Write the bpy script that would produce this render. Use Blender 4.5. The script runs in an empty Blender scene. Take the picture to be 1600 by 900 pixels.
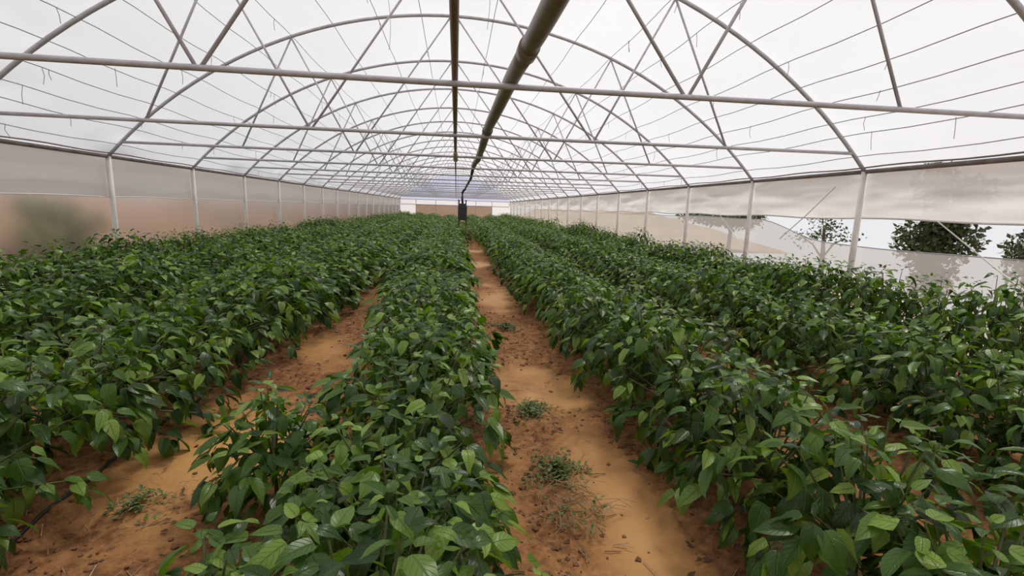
import bpy, math, random
import numpy as np
from mathutils import Matrix, Vector

random.seed(7)
rng = np.random.default_rng(7)
scene = bpy.context.scene
COL = scene.collection
PI = math.pi

# ------------------------------------------------------------------ camera
H = 1.45                                   # lens height above the soil
F_PX, YAW, PITCH, ROLL = 742.13, 0.1208, 0.166, 0.0296
cam_d = bpy.data.cameras.new('camera')
cam_d.sensor_width = 36.0
cam_d.lens = F_PX / 1600.0 * 36.0
cam_d.clip_start = 0.03
cam_d.clip_end = 600
cam = bpy.data.objects.new('camera', cam_d)
COL.objects.link(cam)
fw = Vector((math.sin(YAW) * math.cos(PITCH), math.cos(YAW) * math.cos(PITCH), -math.sin(PITCH)))
rt = Vector((math.cos(YAW), -math.sin(YAW), 0))
up = rt.cross(fw)
rt2 = rt * math.cos(ROLL) + up * math.sin(ROLL)
up2 = up * math.cos(ROLL) - rt * math.sin(ROLL)
cam.matrix_world = Matrix(((rt2.x, up2.x, -fw.x, 0), (rt2.y, up2.y, -fw.y, 0), (rt2.z, up2.z, -fw.z, H), (0, 0, 0, 1)))
scene.camera = cam

# ------------------------------------------------------------------ light
world = bpy.data.worlds.new('world')
scene.world = world
world.use_nodes = True
bg = world.node_tree.nodes['Background']
bg.inputs['Color'].default_value = (0.965, 0.98, 1.0, 1)
bg.inputs['Strength'].default_value = 1.75
sun_d = bpy.data.lights.new('sun', 'SUN')
sun_d.energy = 11.5
sun_d.angle = math.radians(14.0)
sun_d.color = (1.0, 0.95, 0.87)
sun = bpy.data.objects.new('sun', sun_d)
COL.objects.link(sun)
sun.rotation_euler = Vector((0.26, 0.40, 0.87)).to_track_quat('Z', 'Y').to_euler()   # high, ahead and to the side of the clear wall
scene.view_settings.view_transform = 'Standard'
scene.view_settings.look = 'None'
scene.view_settings.exposure = -1.03
scene.view_settings.gamma = 1.0
scene.view_settings.use_curve_mapping = False

# ------------------------------------------------------------------ helpers
def tag(o, label=None, cat=None, group=None, kind=None):
    if label: o['label'] = label
    if cat: o['category'] = cat
    if group: o['group'] = group
    if kind: o['kind'] = kind
    return o

def link(name, data, parent=None, mat=None):
    o = bpy.data.objects.new(name, data)
    COL.objects.link(o)
    if parent is not None: o.parent = parent
    if mat is not None and not data.materials: data.materials.append(mat)
    return o

def empty(name, loc=(0, 0, 0)):
    o = bpy.data.objects.new(name, None)
    o.empty_display_size = 0.1
    COL.objects.link(o)
    o.location = loc
    return o

class MB:
    """collects vertices and faces of ONE mesh"""
    def __init__(s): s.v, s.f, s.uv, s.var = [], [], [], []
    def add(s, v, f):
        b = len(s.v); s.v.extend([tuple(p) for p in v]); s.f.extend([tuple(i + b for i in q) for q in f])
    def tube(s, pts, rad, n=8, cap=True):
        pts = [Vector(p) for p in pts]
        rad = rad if isinstance(rad, (list, tuple)) else [rad] * len(pts)
        v, f = [], []
        ref = Vector((0, 0, 1))
        d0 = (pts[1] - pts[0]).normalized()
        if abs(d0.z) > 0.9: ref = Vector((1, 0, 0))
        for i, p in enumerate(pts):
            a = pts[max(i - 1, 0)]; b = pts[min(i + 1, len(pts) - 1)]
            d = (b - a).normalized()
            x = d.cross(ref)
            if x.length < 1e-4: x = d.cross(Vector((0.3, 0.9, 0.1)))
            x.normalize(); y = x.cross(d)
            for k in range(n):
                t = 2 * PI * k / n
                v.append(p + (x * math.cos(t) + y * math.sin(t)) * rad[i])
        for i in range(len(pts) - 1):
            for k in range(n):
                f.append((i * n + k, i * n + (k + 1) % n, (i + 1) * n + (k + 1) % n, (i + 1) * n + k))
        if cap:
            f.append(tuple(range(n))[::-1]); m = (len(pts) - 1) * n
            f.append(tuple(range(m, m + n)))
        s.add(v, f); return s
    def box(s, a, b, bev=0.0):
        (x0, y0, z0), (x1, y1, z1) = a, b
        if bev <= 0:
            v = [(x, y, z) for z in (z0, z1) for y in (y0, y1) for x in (x0, x1)]
            f = [(0, 2, 3, 1), (4, 5, 7, 6), (0, 1, 5, 4), (2, 6, 7, 3), (0, 4, 6, 2), (1, 3, 7, 5)]
            s.add(v, f); return s
        def ring(i, z):
            x0_, x1_, y0_, y1_ = x0 + i, x1 - i, y0 + i, y1 - i
            e = bev
            return [(x0_ + e, y0_, z), (x1_ - e, y0_, z), (x1_, y0_ + e, z), (x1_, y1_ - e, z), (x1_ - e, y1_, z), (x0_ + e, y1_, z), (x0_, y1_ - e, z), (x0_, y0_ + e, z)]
        rings = [ring(bev * 0.7, z0), ring(0, z0 + bev), ring(0, z1 - bev), ring(bev * 0.7, z1)]
        v = [p for r in rings for p in r]; f = [tuple(range(8))[::-1], tuple(range(24, 32))]
        for i in range(3):
            for k in range(8): f.append((i * 8 + k, i * 8 + (k + 1) % 8, (i + 1) * 8 + (k + 1) % 8, (i + 1) * 8 + k))
        s.add(v, f); return s
    def mesh(s, name, smooth=False):
        m = bpy.data.meshes.new(name); m.from_pydata(s.v, [], s.f); m.update()
        if smooth: m.polygons.foreach_set('use_smooth', [True] * len(m.polygons))
        return m
    def build(s, name, mat, parent=None, smooth=False):
        return link(name, s.mesh(name, smooth), parent, mat)

def grid_mesh(name, P, mat, smooth=True, uv=None):
    """P: (n, m, 3) array of points"""
    n, m = P.shape[:2]
    idx = np.arange(n * m).reshape(n, m)
    q = np.stack([idx[:-1, :-1], idx[:-1, 1:], idx[1:, 1:], idx[1:, :-1]], -1).reshape(-1, 4)
    me = bpy.data.meshes.new(name)
    me.vertices.add(n * m); me.vertices.foreach_set('co', P.reshape(-1).astype(np.float32))
    me.loops.add(q.size); me.loops.foreach_set('vertex_index', q.reshape(-1).astype(np.int32))
    me.polygons.add(len(q)); me.polygons.foreach_set('loop_start', np.arange(0, q.size, 4, dtype=np.int32))
    me.update(calc_edges=True); me.validate()
    if smooth: me.polygons.foreach_set('use_smooth', np.ones(len(q), dtype=bool))
    if mat: me.materials.append(mat)
    return me

_tab = rng.random((256, 256))
def vnoise(x, y):
    xi, yi = np.floor(x).astype(int), np.floor(y).astype(int)
    fx, fy = x - xi, y - yi
    fx, fy = fx * fx * (3 - 2 * fx), fy * fy * (3 - 2 * fy)
    g = lambda a, b: _tab[a & 255, b & 255]
    return (g(xi, yi) * (1 - fx) + g(xi + 1, yi) * fx) * (1 - fy) + (g(xi, yi + 1) * (1 - fx) + g(xi + 1, yi + 1) * fx) * fy
def fbm(x, y, o=4):
    a, t, w = 0.5, 0, 0
    for i in range(o):
        t = t + a * (vnoise(x * 2 ** i + 17.3 * i, y * 2 ** i + 9.1 * i) - 0.5); a *= 0.5
    return t

ORD = ['zeroth', 'first', 'second', 'third', 'fourth', 'fifth', 'sixth', 'seventh', 'eighth', 'ninth', 'tenth', 'eleventh', 'twelfth', 'thirteenth',
       'fourteenth', 'fifteenth', 'sixteenth', 'seventeenth', 'eighteenth', 'nineteenth', 'twentieth']

# ------------------------------------------------------------------ materials
def new_mat(name):
    m = bpy.data.materials.new(name); m.use_nodes = True
    nt = m.node_tree; nt.nodes.clear()
    out = nt.nodes.new('ShaderNodeOutputMaterial')
    return m, nt, out
def N(nt, t, **kw):
    n = nt.nodes.new('ShaderNode' + t)
    for k, v in kw.items():
        if hasattr(n, k) and k not in ('inputs',): setattr(n, k, v)
    return n
def setin(n, **kw):
    for k, v in kw.items(): n.inputs[k.replace('_', ' ')].default_value = v
    return n
def ramp(nt, stops):
    r = nt.nodes.new('ShaderNodeValToRGB'); e = r.color_ramp.elements
    while len(e) < len(stops): e.new(0.5)
    for el, (p, c) in zip(e, stops): el.position = p; el.color = (*c, 1) if len(c) == 3 else c
    return r
def noise(nt, scale, detail=4, rough=0.55, vec=None):
    n = nt.nodes.new('ShaderNodeTexNoise'); n.inputs['Scale'].default_value = scale
    n.inputs['Detail'].default_value = detail; n.inputs['Roughness'].default_value = rough
    if vec is not None: nt.links.new(vec, n.inputs['Vector'])
    return n

def simple(name, c1, c2, scale=8, rough=0.5, metal=0.0, bump=0.0, stretch=(1, 1, 1), spec=0.5):
    m, nt, out = new_mat(name)
    tc = N(nt, 'TexCoord'); mp = N(nt, 'Mapping'); mp.inputs['Scale'].default_value = stretch
    nt.links.new(tc.outputs['Object'], mp.inputs['Vector'])
    n = noise(nt, scale, 5, 0.6, mp.outputs['Vector'])
    r = ramp(nt, [(0.32, c1), (0.68, c2)])
    nt.links.new(n.outputs['Fac'], r.inputs['Fac'])
    b = N(nt, 'BsdfPrincipled'); b.inputs['Roughness'].default_value = rough; b.inputs['Metallic'].default_value = metal
    b.inputs['Specular IOR Level'].default_value = spec
    nt.links.new(r.outputs['Color'], b.inputs['Base Color'])
    if bump:
        bp = N(nt, 'Bump'); bp.inputs['Strength'].default_value = bump; bp.inputs['Distance'].default_value = 0.02
        nt.links.new(n.outputs['Fac'], bp.inputs['Height']); nt.links.new(bp.outputs['Normal'], b.inputs['Normal'])
    nt.links.new(b.outputs['BSDF'], out.inputs['Surface'])
    return m

def film(name, col, through=0.6, clear=0.1, blur=None, scale=1.5, dirt=(0.85, 1.0), stretch=(1, 1, 1), bump=0.15):
    """polythene sheet: diffuse + light passing through + a clear share (or a frosted one)"""
    m, nt, out = new_mat(name)
    tc = N(nt, 'TexCoord'); mp = N(nt, 'Mapping'); mp.inputs['Scale'].default_value = stretch
    nt.links.new(tc.outputs['Object'], mp.inputs['Vector'])
    n = noise(nt, scale, 6, 0.6, mp.outputs['Vector'])
    lo = tuple(c * dirt[0] for c in col); hi = tuple(c * dirt[1] for c in col)
    r = ramp(nt, [(0.3, lo), (0.7, hi)]); nt.links.new(n.outputs['Fac'], r.inputs['Fac'])
    d = N(nt, 'BsdfDiffuse'); t = N(nt, 'BsdfTranslucent')
    for q in (d, t): nt.links.new(r.outputs['Color'], q.inputs['Color'])
    if bump:
        bp = N(nt, 'Bump'); bp.inputs['Strength'].default_value = bump; bp.inputs['Distance'].default_value = 0.05
        nt.links.new(n.outputs['Fac'], bp.inputs['Height'])
        for q in (d, t): nt.links.new(bp.outputs['Normal'], q.inputs['Normal'])
    m1 = N(nt, 'MixShader'); m1.inputs['Fac'].default_value = through
    nt.links.new(d.outputs[0], m1.inputs[1]); nt.links.new(t.outputs[0], m1.inputs[2])
    if blur:
        c = N(nt, 'BsdfRefraction'); c.inputs['IOR'].default_value = blur[0]; c.inputs['Roughness'].default_value = blur[1]
        c.inputs['Color'].default_value = (1, 1, 1, 1)
    else:
        c = N(nt, 'BsdfTransparent'); c.inputs['Color'].default_value = (0.97, 0.97, 0.97, 1)
    m2 = N(nt, 'MixShader'); m2.inputs['Fac'].default_value = clear
    nt.links.new(m1.outputs[0], m2.inputs[1]); nt.links.new(c.outputs[0], m2.inputs[2])
    g = N(nt, 'BsdfGlossy'); g.inputs['Roughness'].default_value = 0.3
    m3 = N(nt, 'MixShader'); m3.inputs['Fac'].default_value = 0.03
    nt.links.new(m2.outputs[0], m3.inputs[1]); nt.links.new(g.outputs[0], m3.inputs[2])
    nt.links.new(m3.outputs[0], out.inputs['Surface'])
    return m

M = {}
M['steel'] = simple('galvanised_steel', (0.40, 0.385, 0.41), (0.54, 0.52, 0.55), 9, 0.5, 0.15)
M['rail'] = simple('weathered_rail', (0.16, 0.125, 0.11), (0.27, 0.22, 0.2), 6, 0.7, 0.1)
M['post'] = simple('painted_post', (0.66, 0.62, 0.6), (0.8, 0.76, 0.74), 5, 0.6)
M['wire'] = simple('thin_wire', (0.24, 0.235, 0.26), (0.33, 0.32, 0.35), 5, 0.6, 0.2)
M['twine'] = simple('twine', (0.22, 0.2, 0.19), (0.34, 0.31, 0.3), 5, 0.9)
M['roof'] = film('roof_film', (0.712, 0.716, 0.755), 0.58, 0.27, None, 0.7, (0.93, 1.0), (1, 0.5, 1), 0.1)
M['curtain_l'] = film('dusty_curtain_film', (0.66, 0.63, 0.61), 0.58, 0.06, None, 1.4, (0.92, 1.0), (1, 0.4, 1.5), 0.15)
M['curtain_r'] = film('milky_curtain_film', (0.66, 0.65, 0.64), 0.58, 0.08, None, 1.1, (0.9, 1.0), (1, 0.5, 1.5), 0.2)
M['frost'] = film('frosted_apron_film', (0.66, 0.60, 0.55), 0.6, 0.82, (1.06, 0.95), 1.2, (0.9, 1.0), (1, 0.4, 1.2), 0.1)
M['haze'] = film('hazy_apron_film', (0.66, 0.64, 0.625), 0.58, 0.40, None, 1.2, (0.9, 1.0), (1, 0.4, 1.2), 0.1)
M['gable'] = film('bluish_gable_film', (0.56, 0.62, 0.88), 0.6, 0.06, None, 0.5, (0.94, 1.0))
M['endwhite'] = film('white_end_film', (0.93, 0.94, 0.97), 0.7, 0.08, None, 0.5, (0.96, 1.0))
M['endtan'] = film('tan_end_film', (0.62, 0.50, 0.42), 0.6, 0.08, None, 0.5, (0.9, 1.0))
M['pipe'] = simple('olive_brown_pipe', (0.13, 0.11, 0.08), (0.24, 0.21, 0.16), 5, 0.42, 0, 0.1, (1, 0.3, 1))
M['brown_tube'] = simple('brown_tube', (0.14, 0.085, 0.055), (0.24, 0.16, 0.11), 6, 0.5, 0, 0, (1, 0.3, 1))
M['tan'] = simple('tan_plastic', (0.5, 0.4, 0.3), (0.6, 0.5, 0.39), 6, 0.6)
M['dark'] = simple('dark_machine', (0.02, 0.02, 0.024), (0.05, 0.05, 0.055), 6, 0.5, 0.2)
M['hose'] = simple('black_hose', (0.012, 0.012, 0.013), (0.03, 0.03, 0.03), 6, 0.45)
M['cane'] = simple('dry_cane', (0.36, 0.25, 0.15), (0.55, 0.43, 0.29), 14, 0.7, 0, 0.1, (1, 1, 4))
M['straw'] = simple('dry_straw', (0.22, 0.13, 0.07), (0.42, 0.29, 0.16), 20, 0.8)
M['clod'] = simple('soil_clods', (0.10, 0.045, 0.018), (0.24, 0.115, 0.05), 14, 0.9, 0, 0.4)
M['stem'] = simple('pepper_stem', (0.07, 0.10, 0.03), (0.14, 0.16, 0.06), 12, 0.6)
M['bark'] = simple('tree_bark', (0.07, 0.05, 0.04), (0.14, 0.11, 0.09), 8, 0.9, 0, 0.4)
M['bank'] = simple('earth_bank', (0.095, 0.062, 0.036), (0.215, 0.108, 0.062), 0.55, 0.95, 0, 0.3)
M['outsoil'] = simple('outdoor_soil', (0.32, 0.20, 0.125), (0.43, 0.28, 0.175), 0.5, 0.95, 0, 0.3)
M['scrub'] = simple('dry_scrub_ground', (0.19, 0.145, 0.105), (0.31, 0.24, 0.17), 0.6, 0.95, 0, 0.3)
M['treeleaf'] = simple('tree_leaf', (0.03, 0.05, 0.018), (0.07, 0.10, 0.035), 6, 0.6)
M['weed'] = simple('weed_leaf', (0.04, 0.075, 0.012), (0.15, 0.20, 0.04), 30, 0.6)
M['bushleaf'] = simple('bush_leaf', (0.14, 0.16, 0.03), (0.24, 0.24, 0.06), 6, 0.6)
M['plaster'] = simple('pale_clod', (0.38, 0.27, 0.19), (0.6, 0.47, 0.36), 25, 0.9, 0, 0.6)

def leaf_mat(name, dark, mid, light):
    m, nt, out = new_mat(name)
    at = N(nt, 'Attribute'); at.attribute_name = 'var'
    oi = N(nt, 'ObjectInfo')
    ad = N(nt, 'Math', operation='ADD'); fr = N(nt, 'Math', operation='FRACT')
    nt.links.new(at.outputs['Fac'], ad.inputs[0]); nt.links.new(oi.outputs['Random'], ad.inputs[1]); nt.links.new(ad.outputs[0], fr.inputs[0])
    r = ramp(nt, [(0.0, dark), (0.55, mid), (1.0, light)]); nt.links.new(fr.outputs[0], r.inputs['Fac'])
    uv = N(nt, 'UVMap'); uv.uv_map = 'uv'
    sep = N(nt, 'SeparateXYZ'); nt.links.new(uv.outputs['UV'], sep.inputs[0])
    # veins: midrib at u = 0.5 and slanted side veins
    s1 = N(nt, 'Math', operation='SUBTRACT'); s1.inputs[1].default_value = 0.5; nt.links.new(sep.outputs['X'], s1.inputs[0])
    ab = N(nt, 'Math', operation='ABSOLUTE'); nt.links.new(s1.outputs[0], ab.inputs[0])
    mid_r = N(nt, 'MapRange'); setin(mid_r, From_Min=0.0, From_Max=0.05, To_Min=1.0, To_Max=0.0); nt.links.new(ab.outputs[0], mid_r.inputs['Value'])
    k = N(nt, 'Math', operation='MULTIPLY_ADD'); k.inputs[1].default_value = -0.55; nt.links.new(ab.outputs[0], k.inputs[0]); nt.links.new(sep.outputs['Y'], k.inputs[2])
    k2 = N(nt, 'Math', operation='MULTIPLY'); k2.inputs[1].default_value = 7.0 * 2 * PI; nt.links.new(k.outputs[0], k2.inputs[0])
    sn = N(nt, 'Math', operation='COSINE'); nt.links.new(k2.outputs[0], sn.inputs[0])
    sv = N(nt, 'MapRange'); setin(sv, From_Min=0.86, From_Max=1.0, To_Min=0.0, To_Max=0.55); nt.links.new(sn.outputs[0], sv.inputs['Value'])
    mx = N(nt, 'Math', operation='MAXIMUM'); nt.links.new(mid_r.outputs[0], mx.inputs[0]); nt.links.new(sv.outputs[0], mx.inputs[1])
    mc = N(nt, 'Mix', data_type='RGBA'); mc.inputs[7].default_value = (0.14, 0.20, 0.055, 1)
    mf = N(nt, 'Math', operation='MULTIPLY'); mf.inputs[1].default_value = 0.45; nt.links.new(mx.outputs[0], mf.inputs[0])
    nt.links.new(mf.outputs[0], mc.inputs[0]); nt.links.new(r.outputs['Color'], mc.inputs[6])
    b = N(nt, 'BsdfPrincipled'); b.inputs['Roughness'].default_value = 0.34; b.inputs['Specular IOR Level'].default_value = 0.42
    nt.links.new(mc.outputs[2], b.inputs['Base Color'])
    bp = N(nt, 'Bump'); bp.inputs['Strength'].default_value = 0.6; bp.inputs['Distance'].default_value = 0.006; bp.invert = True
    nt.links.new(mx.outputs[0], bp.inputs['Height']); nt.links.new(bp.outputs['Normal'], b.inputs['Normal'])
    t = N(nt, 'BsdfTranslucent')
    tint = N(nt, 'Mix', data_type='RGBA', blend_type='MULTIPLY'); tint.inputs[0].default_value = 1.0; tint.inputs[7].default_value = (1.5, 1.7, 0.5, 1)
    nt.links.new(mc.outputs[2], tint.inputs[6]); nt.links.new(tint.outputs[2], t.inputs['Color'])
    ms = N(nt, 'MixShader'); ms.inputs['Fac'].default_value = 0.25
    nt.links.new(b.outputs[0], ms.inputs[1]); nt.links.new(t.outputs[0], ms.inputs[2])
    nt.links.new(ms.outputs[0], out.inputs['Surface'])
    return m
M['leaf'] = leaf_mat('pepper_leaf', (0.013, 0.040, 0.005), (0.055, 0.130, 0.010), (0.21, 0.32, 0.045))

def soil_mat():
    m, nt, out = new_mat('red_soil')
    tc = N(nt, 'TexCoord')
    n1 = noise(nt, 1.3, 5, 0.6, tc.outputs['Object']); n2 = noise(nt, 22, 6, 0.65, tc.outputs['Object'])
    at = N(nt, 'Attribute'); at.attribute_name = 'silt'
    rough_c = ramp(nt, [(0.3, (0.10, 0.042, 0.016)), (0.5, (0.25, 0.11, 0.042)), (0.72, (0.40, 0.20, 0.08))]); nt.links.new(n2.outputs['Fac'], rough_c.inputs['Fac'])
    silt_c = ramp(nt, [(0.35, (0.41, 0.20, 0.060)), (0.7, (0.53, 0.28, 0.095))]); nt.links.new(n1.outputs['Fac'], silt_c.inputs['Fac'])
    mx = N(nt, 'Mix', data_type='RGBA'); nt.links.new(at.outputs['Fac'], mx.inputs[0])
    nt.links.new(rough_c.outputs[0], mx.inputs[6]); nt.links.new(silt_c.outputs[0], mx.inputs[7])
    b = N(nt, 'BsdfPrincipled'); b.inputs['Specular IOR Level'].default_value = 0.3
    ro = N(nt, 'MapRange'); setin(ro, To_Min=0.95, To_Max=0.55); nt.links.new(at.outputs['Fac'], ro.inputs['Value']); nt.links.new(ro.outputs[0], b.inputs['Roughness'])
    nt.links.new(mx.outputs[2], b.inputs['Base Color'])
    inv = N(nt, 'MapRange'); setin(inv, To_Min=0.8, To_Max=0.08); nt.links.new(at.outputs['Fac'], inv.inputs['Value'])
    bp = N(nt, 'Bump'); bp.inputs['Distance'].default_value = 0.03; nt.links.new(inv.outputs[0], bp.inputs['Strength'])
    nt.links.new(n2.outputs['Fac'], bp.inputs['Height']); nt.links.new(bp.outputs['Normal'], b.inputs['Normal'])
    nt.links.new(b.outputs[0], out.inputs['Surface'])
    return m
M['soil'] = soil_mat()

# ------------------------------------------------------------------ dimensions of the house
S = 2.3                     # bay
YA = 3.30                   # first truss in view
XW = 5.12                   # half width
ZE, ZT, ZA = H + 0.585, H + 0.80, H + 2.868     # eave, tie beam, ridge
NF = 19
YB = YA + S * NF - 0.6      # end wall
Y0 = -1.6                   # start of the house, behind the lens
RA = (XW ** 2 + (ZA - ZE) ** 2) / (2 * (ZA - ZE))
def zarc(x, off=0.0): return ZA - RA + math.sqrt(max((RA + off) ** 2 - x * x, 0))

# ------------------------------------------------------------------ setting: soil floor
xs = np.concatenate([np.linspace(-5.35, -2.2, 60), np.linspace(-2.2, 2.4, 185)[1:], np.linspace(2.4, 5.35, 56)[1:]])
ys = np.concatenate([np.linspace(-1.8, 0.4, 20), np.linspace(0.4, 5.0, 185)[1:], 5.0 + (YB + 0.3 - 5.0) * np.linspace(0, 1, 160)[1:] ** 1.9])
X, Y = np.meshgrid(xs, ys)
ROWS = [('a', -4.42, 0.37, 0.83), ('b', -3.35, 0.46, 0.76), ('c', -2.02, 0.52, 0.73), ('d', -0.29, 0.45, 0.69), ('e', 1.42, 0.42, 0.72), ('f', 3.08, 0.43, 0.75), ('g', 4.34, 0.42, 0.84)]
ridge = np.zeros_like(X)
for _, xc, w, h in ROWS: ridge = np.maximum(ridge, np.exp(-((X - xc) / 0.33) ** 2))
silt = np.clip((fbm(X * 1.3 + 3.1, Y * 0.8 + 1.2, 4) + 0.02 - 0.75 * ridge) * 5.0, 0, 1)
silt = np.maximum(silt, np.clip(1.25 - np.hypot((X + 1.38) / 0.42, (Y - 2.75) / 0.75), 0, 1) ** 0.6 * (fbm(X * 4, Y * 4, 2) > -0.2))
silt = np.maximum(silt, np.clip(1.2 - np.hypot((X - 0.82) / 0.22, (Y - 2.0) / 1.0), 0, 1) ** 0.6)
Z = 0.06 * ridge + (1 - 0.93 * silt) * (0.085 * fbm(X * 5, Y * 5, 4) + 0.09 * np.maximum(fbm(X * 14, Y * 14, 3), 0)) + 0.02 * fbm(X * 1.2, Y * 1.2, 2)
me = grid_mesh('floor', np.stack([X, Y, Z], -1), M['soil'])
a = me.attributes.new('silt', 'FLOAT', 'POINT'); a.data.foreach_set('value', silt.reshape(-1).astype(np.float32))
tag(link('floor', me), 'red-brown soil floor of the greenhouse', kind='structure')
def zfloor(x, y):
    i = min(max(int(np.searchsorted(ys, y)) - 1, 0), len(ys) - 2); j = min(max(int(np.searchsorted(xs, x)) - 1, 0), len(xs) - 2)
    return float(Z[i, j])

# ------------------------------------------------------------------ setting: roof film
u = np.linspace(-1, 1, 97); v = np.linspace(Y0, YB, 300)
amax = math.asin(XW / RA)
A_, V_ = np.meshgrid(u * amax, v)
bay = ((V_ - YA) / S) % 1.0
sag = 0.035 * np.sin(PI * bay) ** 2
edge = np.clip((np.abs(A_) / amax - 0.66) / 0.34, 0, 1)
fold = edge * (0.13 * np.sin(V_ * 4.0 + 22 * np.abs(A_) + 3 * fbm(V_ * 0.8, A_ * 3, 2) * 6) * np.clip(fbm(V_ * 0.9, A_ * 2 + 5, 2) * 3 + 0.4, 0, 1)) * np.where(A_ < 0, 1.0, 0.25) * (1 - np.clip((edge - 0.9) * 10, 0, 1))
rr = RA + 0.045 + 0.02 * np.abs(np.sin(PI * bay)) + np.abs(fold) * 1.2
P = np.stack([np.sin(A_) * rr, V_, ZA - RA + np.cos(A_) * rr], -1)
tag(link('ceiling', grid_mesh('ceiling', P, M['roof'])), 'translucent white plastic film stretched over the arches', kind='structure')

# ------------------------------------------------------------------ setting: side walls (film strips as parts of each wall)
def wall_strip(name, side, z_top, z_bot, mat, parent, y0, y1, amp, seed, nz=14, dx=0.06):
    vv = np.linspace(y0, y1, int((y1 - y0) / 0.11) + 2); tt = np.linspace(0, 1, nz)
    V, T = np.meshgrid(vv, tt)
    zt_ = np.array([z_top(q) if callable(z_top) else z_top for q in vv])[None, :]
    zb_ = np.array([z_bot(q) if callable(z_bot) else z_bot for q in vv])[None, :]
    Zz = zt_ + (zb_ - zt_) * T
    b_ = ((V - YA) / S) % 1.0
    bulge = amp * (np.sin(PI * T) * (0.3 + 1.6 * np.clip(fbm(V * 0.9 + seed, T * 3 + seed, 3) + 0.25, 0, 1)) * np.sin(PI * b_) ** 0.5 + 0.35 * fbm(V * 2.6 + seed, T * 5, 3))
    Xx = side * (XW + dx - bulge)
    return link(name, grid_mesh(name, np.stack([Xx + 0 * V, V, Zz], -1), mat), parent)

ZH = H + 0.0        # hem of the roll-up curtain
wl = tag(empty('wall_left', (0, 0, 0)), 'plastic side wall facing the earth bank', kind='structure')
wall_strip('curtain_film', -1, ZE + 0.02, ZH, M['curtain_l'], wl, Y0, YB, 0.03, 3.0)
wall_strip('apron_film', -1, ZH + 0.05, -0.1, M['frost'], wl, Y0, YB, 0.03, 8.0, dx=0.10)
wr = tag(empty('wall_right', (0, 0, 0)), 'plastic side wall with an open strip showing trees', kind='structure')
wall_strip('curtain_film', 1, ZE + 0.02, lambda y: ZH + 0.012 * math.sin(y * 2.7), M['curtain_r'], wr, Y0, YB, 0.11, 5.0, nz=22)
def apron_top(y):
    t = min(max((y - 6.2) / 1.6, 0), 1); t = t * t * (3 - 2 * t)
    return ZH - 0.35 * (1 - t) - 0.05 * t + 0.012 * math.sin(y * 2.1)
wall_strip('apron_film', 1, apron_top, -0.1, M['haze'], wr, Y0, YB, 0.04, 11.0, dx=0.10)
def along(fx, fz, y0, y1, step=0.3):
    n = int((y1 - y0) / step) + 1
    return [(fx(y0 + (y1 - y0) * i / n), y0 + (y1 - y0) * i / n, fz(y0 + (y1 - y0) * i / n)) for i in range(n + 1)]
MB().tube(along(lambda y: -(XW + 0.04), lambda y: ZH + 0.006 * math.sin(y * 3), Y0, YB), 0.009, 6).build('hem_rope', M['post'], wl)
MB().tube(along(lambda y: XW + 0.04, lambda y: ZH + 0.012 * math.sin(y * 2.7), Y0, YB), 0.013, 6).build('hem_rope', M['post'], wr)
MB().tube(along(lambda y: XW + 0.09, apron_top, Y0, YB), 0.007, 6).build('hem_rope', M['wire'], wr)

# ------------------------------------------------------------------ setting: end wall with girts, stanchions and panels
wb = tag(empty('wall_back', (0, YB, 0)), 'film-covered gable wall closing the far end', kind='structure')
gx = np.linspace(-XW, XW, 41)
v = [(x, 0.0, ZE) for x in gx] + [(x, 0.0, max(zarc(x, 0.02), ZE)) for x in gx]
f = [(i, i + 1, 42 + i, 41 + i) for i in range(40)]
mb = MB(); mb.add(v, f); mb.build('gable_film', M['gable'], wb)
def panel(x0, x1, z0, z1, mat):
    mb = MB(); mb.box((x0, -0.012, z0), (x1, 0.012, z1)); return mb.build('film_panel', mat, wb)
ZG = H + 0.12
panel(-XW, XW, ZG, ZE, M['endwhite'])
for x0, x1, mm in ((-XW, -3.75, 'endwhite'), (-3.75, 0.2, 'endtan'), (0.2, 3.45, 'endtan'), (3.45, XW, 'endwhite')): panel(x0, x1, -0.1, ZG, M[mm])
for z, r in ((ZE, 0.03), (ZG, 0.028), (ZE + 0.75, 0.022), (ZE + 1.4, 0.02)):
    xe = XW if z <= ZE else math.sqrt(RA ** 2 - (z - ZA + RA) ** 2)
    MB().tube([(-xe, -0.06, z), (xe, -0.06, z)], r, 6).build('girt', M['steel'], wb)
for x in (-3.75, -1.9, 0.2, 1.9, 3.45):
    MB().tube([(x, -0.06, -0.1), (x, -0.06, zarc(x) - 0.02 if abs(x) < 1 else ZE)], 0.03, 6).build('stanchion', M['steel'], wb)

wf = tag(empty('wall_front', (0, Y0, 0)), 'film-covered gable wall behind the camera', kind='structure')
v = [(x, 0.0, -0.1) for x in gx] + [(x, 0.0, max(zarc(x, 0.02), ZE)) for x in gx]
mb = MB(); mb.add(v, [(i, i + 1, 42 + i, 41 + i) for i in range(40)]); mb.build('gable_film', M['curtain_r'], wf)

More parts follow.
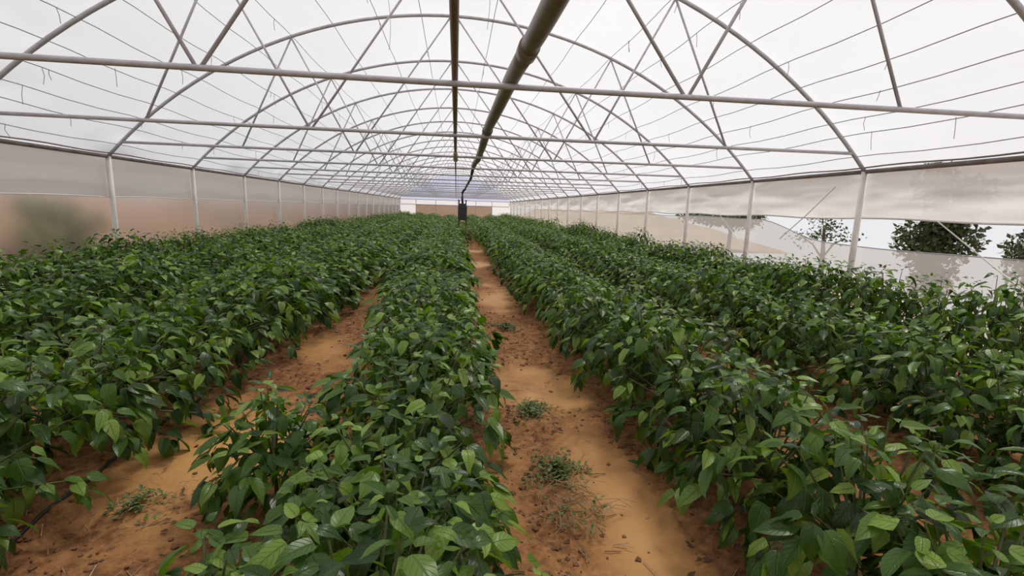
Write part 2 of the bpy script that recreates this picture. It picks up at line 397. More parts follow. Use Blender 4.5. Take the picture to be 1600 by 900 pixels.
# ------------------------------------------------------------------ trusses: arch, tie beam, web struts, posts
XT = 4.87; XV = 1.59; XE_ = 3.23; XJ = 2.45
def truss_meshes():
    d = {}
    d['arch'] = MB().tube([(math.sin(t) * RA, 0, ZA - RA + math.cos(t) * RA) for t in np.linspace(-amax, amax, 49)], 0.024, 8).mesh('arch', True)
    xt = math.sqrt(RA ** 2 - (ZT - ZA + RA) ** 2)
    d['tie'] = MB().tube([(-xt, 0, ZT), (-2.5, 0, ZT - 0.004), (0, 0, ZT - 0.008), (2.5, 0, ZT - 0.004), (xt, 0, ZT)], 0.02, 8).mesh('tie_beam', True)
    st = []
    for sg in (-1, 1):
        j = (sg * XJ, 0, zarc(XJ) - 0.02)
        st.append(((sg * XE_, 0, ZT), j)); st.append((j, (sg * XV, 0, ZT))); st.append(((sg * (XV - 0.03), 0, ZT), (sg * 0.05 - 0.06, 0, ZA - 0.02)))
    d['struts'] = [MB().tube(s_, 0.0125, 6).mesh('web_strut', True) for s_ in st]
    d['posts'] = [MB().tube([(sg * XW, 0, -0.05), (sg * XW, 0, ZE)], 0.036, 8).mesh('post', True) for sg in (-1, 1)]
    return d
TM = truss_meshes()
for k in ('arch', 'tie'): TM[k].materials.append(M['steel'])
for m_ in TM['struts']: m_.materials.append(M['steel'])
for m_ in TM['posts']: m_.materials.append(M['post'])
for k in range(NF):
    t = empty('roof_truss', (0, YA + S * k, 0))
    if k == 0: lab = 'grey steel arch truss closest to the camera, its tie beam crossing the whole roof'
    elif k == NF - 1: lab = 'last grey steel arch truss, just before the far gable wall'
    else: lab = f'{ORD[k + 1]} grey steel arch truss from the camera, with tie beam and posts'
    tag(t, lab, 'truss', 'arch trusses of the greenhouse')
    link('arch', TM['arch'], t); link('tie_beam', TM['tie'], t)
    for m_ in TM['struts']: link('web_strut', m_, t)
    for m_ in TM['posts']: link('post', m_, t)

# ------------------------------------------------------------------ rails and wires running the length of the house
for sg, lab in ((-1, 'dark eave rail above the wall facing the earth bank'), (1, 'dark eave rail above the wall with the open strip')):
    e = tag(empty('eave_rail', (sg * XW, 0, ZE)), lab, 'rail', 'eave rails')
    MB().tube([(0, Y0, 0), (0, YB, 0)], 0.027, 8).build('tube', M['rail'], e, True)
    MB().tube(along(lambda y: -sg * 0.02, lambda y: 0.05 + 0.008 * math.sin(y * 4), Y0, YB), 0.010, 6).build('film_clip_strip', M['rail'], e, True)
tag(MB().tube([(-0.08, Y0, ZA - 0.045), (-0.08, YB, ZA - 0.045)], 0.02, 8).build('ridge_purlin', M['steel'], None, True), 'straight grey ridge purlin under the top of all the arches', 'purlin')
wx = [0.55, 1.2, 1.85, 2.45, 2.95, 3.4, 3.78, 4.1, 4.36, 4.58, 4.74, 4.97]
nm = ['ridge'] + ORD[2:20]
for sg, side in ((-1, 'bank side'), (1, 'tree side')):
    for i, x in enumerate(wx):
        xx = sg * x
        w = empty('roof_wire', (xx, 0, zarc(x, 0.0) + 0.02))
        tag(w, (f'thin wire under the roof film, nearest the ridge on the {side}' if i == 0 else f'thin wire under the roof film, {ORD[i + 1]} from the ridge on the {side}'), 'wire', 'lengthwise roof wires')
        pts = []
        ym = Y0
        while ym < YB:
            b = ((ym - YA) / S) % 1.0
            pts.append((0, ym, -0.03 * math.sin(PI * b) ** 2)); ym += S / 4
        pts.append((0, YB, 0))
        MB().tube(pts, 0.005, 4).build('strand', M['wire'], w)
        for q in range(3 if i > 2 else 2):
            yy = rng.uniform(3.5, 13.0); l = rng.uniform(0.10, 0.22)
            MB().tube([(0, yy, -0.01), (rng.uniform(-.01, .01), yy + rng.uniform(-.02, .02), -l * 0.5), (rng.uniform(-.02, .02), yy + rng.uniform(-.03, .03), -l)], 0.0035, 4).build('twine_end', M['twine'], w)

# hanging support strings below the ridge
for i, (x, y, l) in enumerate([(0.28, 4.6, 0.95), (0.36, 6.3, 0.7), (-0.95, 7.2, 0.7)]):
    z0 = zarc(abs(x)) + 0.02
    pts = [(x + 0.03 * math.sin(3 * t), y + 0.04 * t, z0 - l * t) for t in np.linspace(0, 1, 8)]
    tag(MB().tube(pts, 0.003, 4).build('hanging_string', M['twine']), ['loose string hanging beside the ridge nearest the camera', 'loose string hanging beside the ridge, further back', 'loose string hanging from the roof on the bank side'][i], 'string')

# guy cords on the open-strip wall
for i, (ya, za, yb, zb) in enumerate([(4.55, ZH + 0.0, 3.3, 0.62), (8.85, ZH + 0.02, 7.4, 0.55), (6.0, ZH + 0.42, 7.0, ZH - 0.35)]):
    e = MB().tube([(XW - 0.03, ya, za), (XW - 0.02, (ya + yb) / 2, (za + zb) / 2 - 0.01), (XW - 0.03, yb, zb)], 0.007, 5).build('guy_cord', M['post'])
    tag(e, ['pale slanting cord in front of the tree seen through the wall', 'pale slanting cord on the clear wall, second bay further back', 'pale slanting cord crossing the hem beside the bare post'][i], 'cord')

# ------------------------------------------------------------------ big pipe lying on the tie beams, with the machine it feeds
R_P = 0.052
dp = empty('air_pipe', (0, 0, 0)); tag(dp, 'thick olive-brown pipe lying on the tie beams along the roof', 'pipe')
ZP = ZT + 0.014 + R_P
px = lambda y: 0.365 + 0.02 * math.sin(y * 0.9) * (y < 9) + (0 if y > 3.3 else 0.03 * (3.3 - y) / 3)
seg = [(-1.4, 2.75), (2.75, 5.6), (5.6, 8.2), (8.2, 10.4)]
for (a0, a1) in seg:
    MB().tube(along(px, lambda y: ZP - 0.018 * math.sin(PI * (((y - YA) / S) % 1)) ** 2, a0, a1, 0.25), R_P, 16).build('pipe_section', M['pipe'], dp, True)
for yj in (2.75, 5.6, 8.2):
    MB().tube([(px(yj), yj - 0.07, ZP - 0.01), (px(yj), yj + 0.07, ZP - 0.01)], R_P + 0.007, 16).build('coupling', M['pipe'], dp, True)
MB().tube([(px(10.4), 10.4, ZP), (px(10.6), 10.6, ZP - 0.01)], [R_P, 0.036], 16).build('reducer', M['dark'], dp, True)
thin = [(px(10.6), 10.6, ZP - 0.01), (0.42, 14.0, ZP - 0.05), (0.41, 17.0, ZP - 0.06), (0.40, 20.0, ZP - 0.07), (0.39, 21.5, ZP - 0.10)]
MB().tube(thin, 0.036, 12).build('thin_pipe', M['dark'], dp, True)
MB().tube([(0.39, 21.5, ZP - 0.10), (0.34, 21.8, ZP - 0.14), (0.29, 22.0, ZP - 0.22), (0.28, 22.0, ZP - 0.45), (0.30, 22.0, 1.57)], 0.05, 12).build('elbow', M['dark'], dp, True)
mc = empty('heater_unit', (0.30, 22.0, 0)); tag(mc, 'dark upright machine standing at the far end of the path', 'machine')
MB().box((-0.2, -0.2, 0.86), (0.2, 0.2, 1.52), 0.03).build('cabinet', M['dark'], mc)
MB().box((-0.16, -0.16, 1.52), (0.14, 0.16, 1.60), 0.02).build('top_plate', M['dark'], mc)
for x in (-0.16, 0.15):
    MB().tube([(x, -0.1, 1.50), (x, -0.1, 1.68), (x, -0.1, 1.76)], [0.028, 0.028, 0.045], 10).build('valve', M['dark'], mc, True)
MB().box((-0.15, -0.215, 0.95), (0.15, -0.2, 1.42), 0.004).build('front_panel', M['hose'], mc)
for x in (-0.16, 0.16):
    for y in (-0.16, 0.16): MB().box((x - 0.025, y - 0.025, -0.02), (x + 0.025, y + 0.025, 0.87)).build('leg', M['dark'], mc)

# brown tube with its end sleeve and the cable that goes on
bt = empty('ridge_tube', (0, 0, 0)); tag(bt, 'slim brown tube resting on the tie beams beneath the ridge', 'tube')
ZB = ZT + 0.04
MB().tube(along(lambda y: -0.015, lambda y: ZB - 0.012 * math.sin(PI * (((y - YA) / S) % 1)) ** 2, -1.4, 7.6, 0.3), 0.021, 10).build('tube', M['brown_tube'], bt, True)
MB().tube([(-0.015, 7.55, ZB - 0.02), (-0.012, 8.4, ZB - 0.05)], [0.03, 0.042], 10).build('end_sleeve', M['tan'], bt, True)
MB().tube(along(lambda y: -0.012, lambda y: ZB - 0.06, 8.35, YB - 0.1, 2.0), 0.012, 6).build('cable', M['dark'], bt, True)

# ------------------------------------------------------------------ outside: ground, earth bank, tree, bushes
tx = np.array([-90, -30, -12, 0, 6, 8.5, 10.5, 14, 20, 32, 60], float); ty = np.linspace(-60, 160, 45)
TX, TY = np.meshgrid(tx, ty)
TZ = -0.12 - 0.26 * np.clip(TX - 8.5, 0, None) * np.clip((34 - TY) / 10, 0.7, 1) + 0.0 * TY
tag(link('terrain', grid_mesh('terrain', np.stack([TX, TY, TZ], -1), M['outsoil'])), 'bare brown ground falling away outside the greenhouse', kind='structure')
bx_ = np.linspace(0, 1, 30); by_ = np.linspace(-8, 70, 120)
BX, BY = np.meshgrid(bx_, by_)
Zb = 1.9 * (BX ** 0.8) + 0.5 * fbm(BX * 4, BY * 0.5, 3) * np.clip(BX * 4, 0, 1) - 0.15
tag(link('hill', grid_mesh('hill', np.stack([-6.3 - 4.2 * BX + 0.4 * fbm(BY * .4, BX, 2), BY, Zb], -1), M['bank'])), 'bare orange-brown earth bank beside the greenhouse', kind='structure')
BX, BY = np.meshgrid(np.linspace(0, 1, 10), np.linspace(19, 85, 80))
Zb = np.clip((BY - 19) / 16, 0, 1) * (1.75 * BX + 0.5 * fbm(BX * 3, BY * 0.6, 3) * np.clip(BX * 4, 0, 1)) - 0.15
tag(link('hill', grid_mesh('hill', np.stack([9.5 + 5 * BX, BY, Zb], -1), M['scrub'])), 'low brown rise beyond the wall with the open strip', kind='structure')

def leaf_cloud(centers, radii, n, size, mat, name, parent, seed):
    r = np.random.default_rng(seed); mb = MB(); V, Fc = [], []
    for i in range(n):
        c = centers[r.integers(len(centers))]
        d = r.normal(size=3); d /= np.linalg.norm(d)
        p = np.array(c) + d * radii * r.random() ** 0.4
        a = r.normal(size=3); a /= np.linalg.norm(a); b = np.cross(a, r.normal(size=3)); b /= np.linalg.norm(b)
        s = size * r.uniform(0.6, 1.3); k = len(V)
        V += [p, p + a * s * 0.5 + b * s * 0.28, p + a * s, p + a * s * 0.5 - b * s * 0.28]; Fc.append((k, k + 1, k + 2, k + 3))
    mb.add(V, Fc); o = mb.build(name, mat, parent); o['kind'] = 'stuff'; return o

def tree(loc, h, cents, radii, n, size, mat, label, cat, seed, name='tree'):
    t = tag(empty(name, loc), label, cat)
    mb = MB()
    mb.tube([(0, 0, -0.2), (0.05, 0, h * 0.4), (0.0, 0.05, h * 0.75)], [0.13 * h / 4, 0.10 * h / 4, 0.05 * h / 4], 8); mb.build('trunk', M['bark'], t, True)
    for c in cents[:5]:
        MB().tube([(0.03, 0, h * 0.38), (c[0] * 0.5, c[1] * 0.5, (c[2] + h * 0.4) / 2 + 0.1), c], [0.05 * h / 4, 0.035 * h / 4, 0.012], 5).build('branch', M['bark'], t, True)
    leaf_cloud(cents, np.array(radii), n, size, mat, 'foliage', t, seed)
    return t
tree((11.0, 9.75, -0.9), 4.4, [(0, 0, 2.2), (-.3, .3, 1.9), (.3, -.3, 2.9), (.1, .0, 1.3), (-.2, .1, 3.2), (.25, -.3, 1.95), (0, 0, 0.8), (-.1, .1, 1.6), (0, -.1, 2.4)], (0.42, 0.42, 0.5), 4600, 0.13, M['treeleaf'], 'dark leafy tree seen through the open strip of the wall', 'tree', 3)
tree((12.2, 14.6, -1.0), 2.9, [(0, 0, 1.95), (-.5, .3, 1.75), (.5, -.3, 1.8), (.1, .1, 2.3)], (0.6, 0.5, 0.3), 420, 0.12, M['treeleaf'], 'thin sparse sapling beyond the bare post of the open wall', 'tree', 5)
tree((12.6, 9.05, -1.1), 3.9, [(0, 0, 2.0), (.3, .2, 1.6), (.4, -.2, 2.4)], (0.5, 0.5, 0.5), 1800, 0.12, M['treeleaf'], 'dark tree at the edge of view beyond the open strip', 'tree', 6)
tree((11.8, 19.5, -0.3), 3.0, [(0, 0, 1.7), (.6, .2, 1.6), (-.6, -.2, 1.7), (.2, 1.5, 1.7), (-.3, 2.4, 1.8)], (1.0, 1.0, 0.5), 3600, 0.16, M['treeleaf'], 'low dark shrub on the rise beyond the curtain hem', 'shrub', 7, 'shrub')
tree((-7.0, 9.6, 0.4), 1.5, [(0, 0, .7), (.1, .45, .5), (-.1, -.4, .8), (.1, -.7, .35), (0, .1, .3)], (0.32, 0.36, 0.26), 2400, 0.10, M['bushleaf'], 'yellow-green bush blurred behind the frosted wall film', 'shrub', 8, 'shrub')
tree((-6.8, 9.5, -0.1), 1.1, [(0, 0, .5), (.1, .25, .4), (.1, -.2, .5)], (0.25, 0.3, 0.3), 1800, 0.09, M['treeleaf'], 'small dark bush at the foot of the bank behind frosted film', 'shrub', 9, 'shrub')

# ------------------------------------------------------------------ pepper plants
def leaf_geo(L, W, lp, curl, fold, wave, rows, cols, pet=True, twist=0.0):
    """one ovate pointed leaf: petiole along +Y from the origin, then the blade"""
    V, UV, Fc = [], [], []
    def prof(t): return (t ** 0.58) * ((1 - t) ** 1.12) * 2.32 * (1 - 0.15 * t ** 3)
    def mid(t): return (lp + L * t * (1 - 0.22 * curl * t), lp * 0.28 - curl * L * 0.62 * t * t)
    for t in rows:
        y, z = mid(t)
        if t in (0.0, 1.0): V.append((0, y, z)); UV.append((0.5, t)); continue
        for c in cols:
            w = W * 0.5 * prof(t) * c
            V.append((w + twist * t * t * L, y - 0.06 * L * abs(c) * (t < 0.3), z + abs(w) * fold + wave * W * math.sin(t * 9 + c * 2) * abs(c)))
            UV.append((0.5 + 0.5 * c, t))
    n = len(cols); m = len(rows) - 2
    for k in range(n - 1):
        Fc.append((0, 1 + k + 1, 1 + k))
        b = 1 + (m - 1) * n
        Fc.append((b + k, b + k + 1, 1 + m * n))
    for i in range(m - 1):
        for k in range(n - 1):
            b = 1 + i * n + k; Fc.append((b, b + 1, b + n + 1, b + n))
    if pet:
        b = len(V); y0, z0 = mid(0.0); w = 0.0022
        V += [(-w, 0, 0), (w, 0, 0), (0, 0, -2 * w), (-w, y0 * 0.5, z0 * 0.8), (w, y0 * .5, z0 * 0.8), (0, y0 * .5, z0 * 0.8 - 2 * w), (0, y0 + 0.003, z0 - 0.0005)]
        UV += [(0.5, 0.0)] * 7
        Fc += [(b, b + 1, b + 4, b + 3), (b + 1, b + 2, b + 5, b + 4), (b + 2, b, b + 3, b + 5), (b + 3, b + 4, b + 6), (b + 4, b + 5, b + 6), (b + 5, b + 3, b + 6)]
    return V, UV, Fc

HI_R, HI_C = (0.0, 0.09, 0.24, 0.43, 0.64, 0.85, 1.0), (-1, -0.5, 0, 0.5, 1)
MD_R, MD_C = (0.0, 0.16, 0.42, 0.76, 1.0), (-1, 0, 1)
LO_R, LO_C = (0.0, 0.4, 1.0), (-1, 0, 1)
KINDS = [dict(curl=c, fold=fo, wave=w, W=ww, twist=tw) for c, fo, w, ww, tw in
         ((0.35, 0.22, 0.03, 0.66, 0.05), (0.75, 0.18, 0.05, 0.62, -0.08), (0.15, 0.30, 0.02, 0.58, 0.0), (0.95, 0.2, 0.04, 0.68, 0.10), (0.5, -0.12, 0.06, 0.70, -0.03), (0.3, 0.42, 0.03, 0.56, 0.08))]
def add_uv(me, uv, var):
    lay = me.uv_layers.new(name='uv'); li = np.empty(len(me.loops), dtype=np.int32); me.loops.foreach_get('vertex_index', li)
    lay.data.foreach_set('uv', np.asarray(uv, dtype=np.float32)[li].reshape(-1))
    a = me.attributes.new('var', 'FLOAT', 'POINT'); a.data.foreach_set('value', np.asarray(var, dtype=np.float32))
LEAF_ME = []
GEO = {}
for i, kd in enumerate(KINDS):
    V, UV, Fc = leaf_geo(1.0, kd['W'], 0.42, kd['curl'], kd['fold'], kd['wave'], HI_R, HI_C, True, kd['twist'])
    V = [(x, y, z) for x, y, z in V]
    me = bpy.data.meshes.new('leaf'); me.from_pydata(V, [], Fc); me.update()
    me.polygons.foreach_set('use_smooth', [True] * len(me.polygons)); add_uv(me, UV, [0.0] * len(V)); me.materials.append(M['leaf'])
    LEAF_ME.append(me)
    for lod, (r_, c_) in {'md': (MD_R, MD_C), 'lo': (LO_R, LO_C)}.items():
        V, UV, Fc = leaf_geo(1.0, kd['W'], 0.42, kd['curl'], kd['fold'], kd['wave'], r_, c_, False, kd['twist'])
        GEO[(i, lod)] = (np.array(V), np.array(UV), Fc)

def leaf_matrix(p, az, el, roll, size):
    d = Vector((math.cos(az) * math.cos(el), math.sin(az) * math.cos(el), math.sin(el)))
    x = d.cross(Vector((0, 0, 1)))
    if x.length < 1e-3: x = Vector((1, 0, 0))
    x.normalize(); z = x.cross(d)
    x2 = x * math.cos(roll) + z * math.sin(roll); z2 = z * math.cos(roll) - x * math.sin(roll)
    return Matrix(((x2.x * size, d.x * size, z2.x * size, p[0]), (x2.y * size, d.y * size, z2.y * size, p[1]), (x2.z * size, d.z * size, z2.z * size, p[2]), (0, 0, 0, 1)))

def plant_layout(seed, n_top=16, n_side=13, rx=0.44, ry=0.30, h=0.70):
    """branch tips with whorls of leaves, as a pepper grows; returns leaf matrices and branch paths"""
    r = random.Random(seed); leaves, paths = [], []
    fork = (r.uniform(-.02, .02), r.uniform(-.02, .02), r.uniform(0.16, 0.22))
    paths.append([(0, 0, -0.03), (fork[0] * .5, fork[1] * .5, 0.1), fork])
    tips = []
    for i in range(n_top):
        a = i * 2.39996 + r.uniform(-.4, .4); q = math.sqrt((i + 0.5) / n_top)
        tips.append((rx * 0.86 * q * math.cos(a), ry * q * math.sin(a), h * (1 - 0.22 * q * q) + r.uniform(-0.07, 0.06), 0))
    for i in range(n_side):
        a = i * 2 * PI / n_side + r.uniform(-.3, .3)
        tips.append((rx * r.uniform(.78, 1.0) * math.cos(a), ry * r.uniform(.8, 1.0) * math.sin(a), h * (0.24 + 0.5 * ((i * 0.618) % 1)) + r.uniform(-.03, .03), 1))
    for (x, y, z, low) in tips:
        paths.append([fork, (x * 0.55, y * 0.55, fork[2] + (z - fork[2]) * 0.5), (x, y, z - 0.02)])
        out = math.atan2(y, x); n = r.randint(7, 9); a0 = r.uniform(0, 6.28)
        for k in range(n):
            az = a0 + k * 2.39996 + r.uniform(-.25, .25)
            g = k / (n - 1)
            size = (0.044 + 0.074 * (1 - g) ** 0.8) * r.uniform(0.8, 1.28)
            el = math.radians(-30 + 66 * g ** 1.3 + r.uniform(-14, 14))
            if low:
                az = out + r.uniform(-1.3, 1.3); el = math.radians(r.uniform(-68, -8)); size = r.uniform(0.08, 0.14)
            dz = -0.085 * (1 - g)
            leaves.append((leaf_matrix((x, y, z + dz), az, el, r.uniform(-.5, .5), size), r.randrange(len(KINDS)), r.random()))
    inner = []
    for (x, y, z, low) in tips:
        for k in range(4):
            q = r.uniform(0.3, 0.9); zz = fork[2] + (z - fork[2]) * q
            inner.append((leaf_matrix((x * q, y * q, zz), math.atan2(y, x) + r.uniform(-1.6, 1.6), math.radians(r.uniform(-60, 0)), r.uniform(-.5, .5), r.uniform(0.08, 0.125)), r.randrange(len(KINDS)), r.random() * 0.5))
    return leaves, paths, inner

def stem_mesh(paths, n=5):
    mb = MB()
    for i, p in enumerate(paths): mb.tube(p, ([0.011, 0.010, 0.009] if i == 0 else [0.0065, 0.005, 0.003]), n if i == 0 else 4, i == 0)
    me = mb.mesh('stem', True); me.materials.append(M['stem']); return me

def foliage_mesh(sets, lod, name='foliage'):
    Vs, UVs, Fs, Va = [], [], [], []; b = 0
    for (mt, kind, var) in sets:
        V, UV, Fc = GEO[(kind, lod)]
        A = np.array(mt)
        Vs.append(V @ A[:3, :3].T + A[:3, 3]); UVs.append(UV); Va.append(np.full(len(V), var)); Fs.extend([tuple(i + b for i in q) for q in Fc]); b += len(V)
    me = bpy.data.meshes.new(name); me.from_pydata(np.concatenate(Vs).tolist(), [], Fs); me.update()
    me.polygons.foreach_set('use_smooth', [True] * len(me.polygons))
    add_uv(me, np.concatenate(UVs), np.concatenate(Va)); me.materials.append(M['leaf']); return me

NV = 7
VAR = []
for i in range(NV):
    lv, pt, inn = plant_layout(100 + i, 16 + i % 3, 17)
    VAR.append((foliage_mesh(lv + inn, 'md'), stem_mesh(pt), lv))

# plant positions along the rows
cw = cam.matrix_world.inverted()
def to_px(p):
    q = cw @ Vector(p)
    if q.z > -0.05: return None
    return 800 + F_PX * q.x / -q.z, 450 - F_PX * q.y / -q.z
spots = []
for ri, (rk, xc, w, h) in enumerate(ROWS):
    y = {'d': 1.02, 'e': 0.98, 'c': 1.55}.get(rk, 1.3) + random.uniform(-.05, .05); step = 0.42
    while y < YB - 0.8:
        x = xc + random.uniform(-.07, .07)
        hh = h * random.uniform(0.80, 1.13)
        g = min(max((y - 3.8) / 4.0, 0), 1); wd = w * (1 + (0.34 if rk in 'bcd' else 0.16) * g) * random.uniform(0.9, 1.12)
        if rk == 'd': x += 0.06 * (1 - g) - 0.14 * g
        if rk in 'ag' and random.random() < 0.12: hh *= 1.13
        ok = False
        for dx in (-w - .1, 0, w + .1):
            for dy in (-.35, .35):
                for dz in (0.1, hh):
                    q = to_px((x + dx, y + dy, dz))
                    if q and -40 < q[0] < 1640 and -40 < q[1] < 960: ok = True
        if ok: spots.append((math.hypot(x, y, H - 0.6), ri, x, y, hh, wd))
        y += step * random.uniform(0.9, 1.1)
for ex_ in ((3, -0.66, 1.18, 0.50, 0.30), (3, -0.84, 2.2, 0.56, 0.28), (3, 0.30, 19.6, 0.62, 0.4), (4, 0.72, 20.2, 0.66, 0.4), (3, 0.34, 20.9, 0.7, 0.4), (4, 0.70, 22.9, 0.7, 0.4), (3, 0.30, 23.4, 0.74, 0.4), (4, 0.6, 25.0, 0.74, 0.45), (3, 0.4, 27.0, 0.74, 0.45)):
    spots.append((math.hypot(ex_[1], ex_[2], H - 0.6), *ex_))
spots.sort()
ROWNAME = {0: 'the row along the bank-side wall', 1: 'the second row from the bank-side wall', 2: 'the second row left of the path', 3: 'the row just left of the path',
           4: 'the row just right of the path', 5: 'the second row right of the path', 6: 'the row along the open-strip wall'}
N_LEAF, N_THING = 40, 300
count = {}
far = []
for i, (d, ri, x, y, hh, w) in enumerate(spots):
    if i >= N_THING: far.append((ri, x, y, hh, w)); continue
    n = count[ri] = count.get(ri, 0) + 1
    t = empty('pepper_plant', (x, y, zfloor(x, y)))
    t.rotation_euler.z = random.choice((0, PI)) + random.uniform(-.35, .35)
    sc = (w / 0.44, 1.0, hh / 0.70)
    grp = 'pepper plants in ' + ROWNAME[ri]
    bay_ = max(int(math.floor((y - YA) / S)) + 1, 0)
    if bay_ == 0: lab = f'{ORD[n]} bushy pepper plant from the camera in {ROWNAME[ri]}'
    else:
        q = count[(ri, bay_)] = count.get((ri, bay_), 0) + 1
        lab = f'{ORD[q]} pepper plant past the {ORD[bay_]} truss in {ROWNAME[ri]}'
    tag(t, lab, 'pepper plant', grp)
    if i < N_LEAF:
        lv, pt, inn = plant_layout(1000 + i, 15, 15, w, 0.30, hh)
        link('stem', stem_mesh(pt), t)
        tag(link('inner_foliage', foliage_mesh(inn, 'md', 'inner_foliage'), t), kind='stuff')
        for mt, kind, var in lv:
            o = bpy.data.objects.new('leaf', LEAF_ME[kind]); COL.objects.link(o); o.parent = t; o.matrix_local = mt
    else:
        fm, sm, _ = VAR[(i * 5 + ri) % NV]
        o = link('foliage', fm, t); o.scale = sc; o['kind'] = 'stuff'
        o = link('stem', sm, t); o.scale = sc
sets = []
for (ri, x, y, hh, w) in far:
    lv = VAR[random.randrange(NV)][2]; a = random.uniform(-.35, .35) + random.choice((0, PI))
    T = Matrix.Translation((x, y, 0.04)) @ Matrix.Rotation(a, 4, 'Z') @ Matrix.Diagonal((w / 0.44, 1, hh / 0.70, 1))
    for k, (mt, kind, var) in enumerate(lv):
        if k % 2 == 0: sets.append((T @ mt @ Matrix.Diagonal((1.3, 1.3, 1.3, 1)), kind, (var + random.random()) % 1))
if sets:
    o = link('pepper_foliage', foliage_mesh(sets, 'lo', 'pepper_foliage'))
    tag(o, 'merged green tops of the most distant pepper plants before the gable', 'pepper plants', None, 'stuff')

# ------------------------------------------------------------------ details on the soil
def strip_leaf(mb, p, az, el, L, W):
    d = Vector((math.cos(az) * math.cos(el), math.sin(az) * math.cos(el), math.sin(el))); s = Vector((-math.sin(az), math.cos(az), 0)) * W
    p = Vector(p); mb.add([p, p + d * L * .5 + s, p + d * L - Vector((0, 0, L * .2)), p + d * L * .5 - s], [(0, 1, 2, 3)])
weeds = [(0.55, 3.18, 0.17, 'small weed clump on the path beside the border row'), (0.58, 2.40, 0.18, 'green weed clump in the middle of the path'),
         (-1.47, 2.22, 0.15, 'low yellow-green weed patch on the narrow soil strip'), (0.62, 5.6, 0.16, 'weed clump far along the path')]
for i, (x, y, r_, lab) in enumerate(weeds):
    t = tag(empty('weed_clump', (x, y, zfloor(x, y))), lab, 'weeds', 'weeds on the soil')
    g = MB(); st = MB()
    for k in range(420):
        a = random.uniform(0, 6.28); q = r_ * random.random() ** 0.8 * (0.75 + 0.35 * math.sin(2 * a + i) + 0.25 * math.sin(5 * a + 2 * i))
        if i == 2 and k % 3: continue
        strip_leaf(g, (q * math.cos(a), q * math.sin(a) * 1.2, random.uniform(0.005, 0.065) * (1 - .5 * abs(q) / r_)), random.uniform(0, 6.28), random.uniform(-.2, .9), random.uniform(.02, .05), random.uniform(.005, .010))
    for k in range(26):
        a = random.uniform(0, 6.28); q = r_ * 1.15 * math.sqrt(random.random()); b = random.uniform(0, 6.28); l = random.uniform(.05, .13)
        p = Vector((q * math.cos(a), q * math.sin(a) * 1.2, random.uniform(.0, .02))); st.tube([p, p + Vector((math.cos(b) * l * .5, math.sin(b) * l * .5, .02)), p + Vector((math.cos(b) * l, math.sin(b) * l, .0))], 0.0016, 3, False)
    tag(g.build('leaflets', M['weed'], t), kind='stuff'); tag(st.build('stalks', M['straw'], t), kind='stuff')
# heap of pulled-out dry plants
t = tag(empty('dry_plant_heap', (0.58, 2.03, zfloor(0.58, 2.03))), 'heap of reddish dry stalks and leaves on the path', 'heap')
st, g = MB(), MB()
for k in range(90):
    a = random.uniform(0, 6.28); q = .17 * math.sqrt(random.random()); b = random.uniform(0, 6.28); l = random.uniform(.05, .16)
    p = Vector((q * math.cos(a), q * math.sin(a) * 1.3, random.uniform(.0, .03))); st.tube([p, p + Vector((math.cos(b) * l * .5, math.sin(b) * l * .5, .03)), p + Vector((math.cos(b) * l, math.sin(b) * l, .005))], 0.0019, 3, False)
for k in range(70):
    a = random.uniform(0, 6.28); q = .17 * math.sqrt(random.random())
    strip_leaf(g, (q * math.cos(a), q * math.sin(a) * 1.3, random.uniform(0.005, 0.035)), random.uniform(0, 6.28), random.uniform(-.2, .6), random.uniform(.02, .05), random.uniform(.004, .009))
tag(st.build('stalks', M['straw'], t), kind='stuff'); tag(g.build('leaflets', M['weed'], t), kind='stuff')

# clods, straw litter: nobody could count these
ico_v = [(0, 0, 1), (.894, 0, .447), (.276, .851, .447), (-.724, .526, .447), (-.724, -.526, .447), (.276, -.851, .447), (.724, .526, -.447), (-.276, .851, -.447), (-.894, 0, -.447), (-.276, -.851, -.447), (.724, -.526, -.447), (0, 0, -1)]
ico_f = [(0, 1, 2), (0, 2, 3), (0, 3, 4), (0, 4, 5), (0, 5, 1), (1, 6, 2), (2, 7, 3), (3, 8, 4), (4, 9, 5), (5, 10, 1), (6, 7, 2), (7, 8, 3), (8, 9, 4), (9, 10, 5), (10, 6, 1), (11, 7, 6), (11, 8, 7), (11, 9, 8), (11, 10, 9), (11, 6, 10)]
mb = MB()
for k in range(4200):
    if random.random() < .65: x, y = random.uniform(0.05, 1.25), 1.3 + 7.0 * random.random() ** 1.6
    else: x, y = random.uniform(-1.95, -0.75), 1.6 + 5.0 * random.random() ** 1.5
    j = int(np.searchsorted(xs, x)); i = int(np.searchsorted(ys, y))
    if silt[i, j] > 0.35 and random.random() < .93: continue
    s = 0.004 + 0.017 * random.random() ** 3; z = zfloor(x, y)
    mb.add([(x + a * s * random.uniform(.7, 1.4), y + b * s * random.uniform(.7, 1.4), z + c * s * random.uniform(.5, .9)) for a, b, c in ico_v], ico_f)
tag(mb.build('soil_clods', M['clod']), 'dark crumbs of soil scattered over the path', 'soil', None, 'stuff')
mb = MB()
for k in range(420):
    if random.random() < .7: x, y = random.uniform(0.1, 1.6), 1.2 + 5.0 * random.random() ** 1.5
    else: x, y = random.uniform(-1.95, -0.75), 1.6 + 4.0 * random.random() ** 1.5
    b = random.uniform(0, 6.28); l = random.uniform(.02, .11); z = zfloor(x, y) + .006
    mb.tube([(x, y, z), (x + math.cos(b) * l, y + math.sin(b) * l, z + .006)], random.uniform(.001, .0028), 3, False)
tag(mb.build('straw_litter', M['straw']), 'bits of dry straw strewn over the soil', 'straw', None, 'stuff')

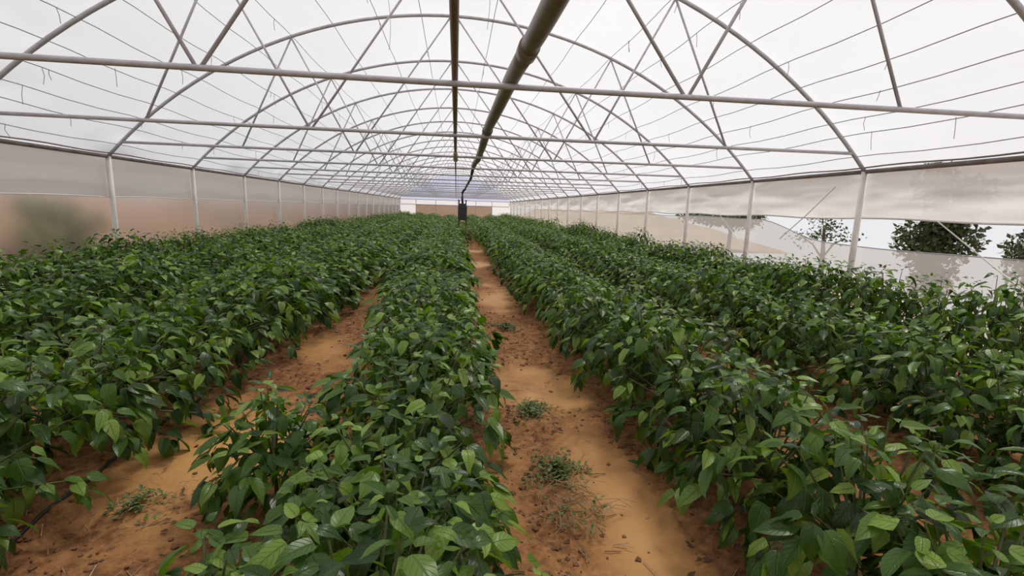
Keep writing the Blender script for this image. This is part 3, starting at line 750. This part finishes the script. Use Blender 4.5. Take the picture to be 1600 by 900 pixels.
M['deadleaf'] = simple('dead_leaf', (0.045, 0.024, 0.014), (0.15, 0.08, 0.04), 20, 0.85)
mb = MB()
for k in range(900):
    if random.random() < .72: x, y = random.uniform(0.15, 1.35), 1.2 + 7.0 * random.random() ** 1.5
    else: x, y = random.uniform(-1.95, -0.8), 1.6 + 5.0 * random.random() ** 1.5
    if fbm(np.array([x * 2.2]), np.array([y * 1.6]), 2)[0] < 0.0: continue
    strip_leaf(mb, (x, y, zfloor(x, y) + random.uniform(.006, .02)), random.uniform(0, 6.28), random.uniform(-.25, .5), random.uniform(.02, .06), random.uniform(.004, .014))
tag(mb.build('leaf_litter', M['deadleaf']), 'dark dead leaves scattered over the path and soil strip', 'leaf litter', None, 'stuff')

# broken cane under the border row, black drip hose, pale lump, fallen leaf
for i, (a_, b_, lab) in enumerate([((1.40, 2.85), (1.39, 2.58), 'pale cane piece lying furthest under the border row'), ((1.385, 2.5), (1.35, 2.18), 'pale cane piece lying between two others under the row'), ((1.34, 2.12), (1.29, 1.86), 'pale cane piece lying nearest the camera under the row')]):
    za, zb = zfloor(*a_) + .045, zfloor(*b_) + .045
    mb = MB(); mid_ = [(a_[0] + (b_[0] - a_[0]) * q, a_[1] + (b_[1] - a_[1]) * q, za + (zb - za) * q) for q in (0, .3, .33, .36, .7, .73, .76, 1)]
    mb.tube(mid_, [.009, .008, .0105, .008, .008, .0105, .008, .009], 8)
    tag(mb.build('cane', M['cane'], None, True), lab, 'cane', 'broken cane pieces')
tag(MB().tube([(-1.79 + .03 * math.sin(q * 1.7), q, zfloor(-1.79 + .03 * math.sin(q * 1.7), q) + .008) for q in np.linspace(1.2, 12, 70)], 0.008, 6).build('drip_hose', M['hose'], None, True), 'black drip hose along the foot of the plants by the soil strip', 'hose')
mb = MB(); r_ = random.Random(5)
c0 = (1.36, 1.62, zfloor(1.36, 1.62) + .03)
mb.add([(c0[0] + a * .055 * r_.uniform(.6, 1.3), c0[1] + b * .04 * r_.uniform(.6, 1.3), c0[2] + c * .045 * r_.uniform(.6, 1.4)) for a, b, c in ico_v], ico_f)
tag(mb.build('soil_lump', M['plaster']), 'pale crumbly lump on the soil under the border row', 'lump')
o = bpy.data.objects.new('fallen_leaf', LEAF_ME[2]); COL.objects.link(o)
o.matrix_world = leaf_matrix((1.07, 2.34, zfloor(1.07, 2.34) + 0.02), 2.4, 0.02, 0.1, 0.085)
tag(o, 'single green leaf fallen on the path edge', 'leaf')
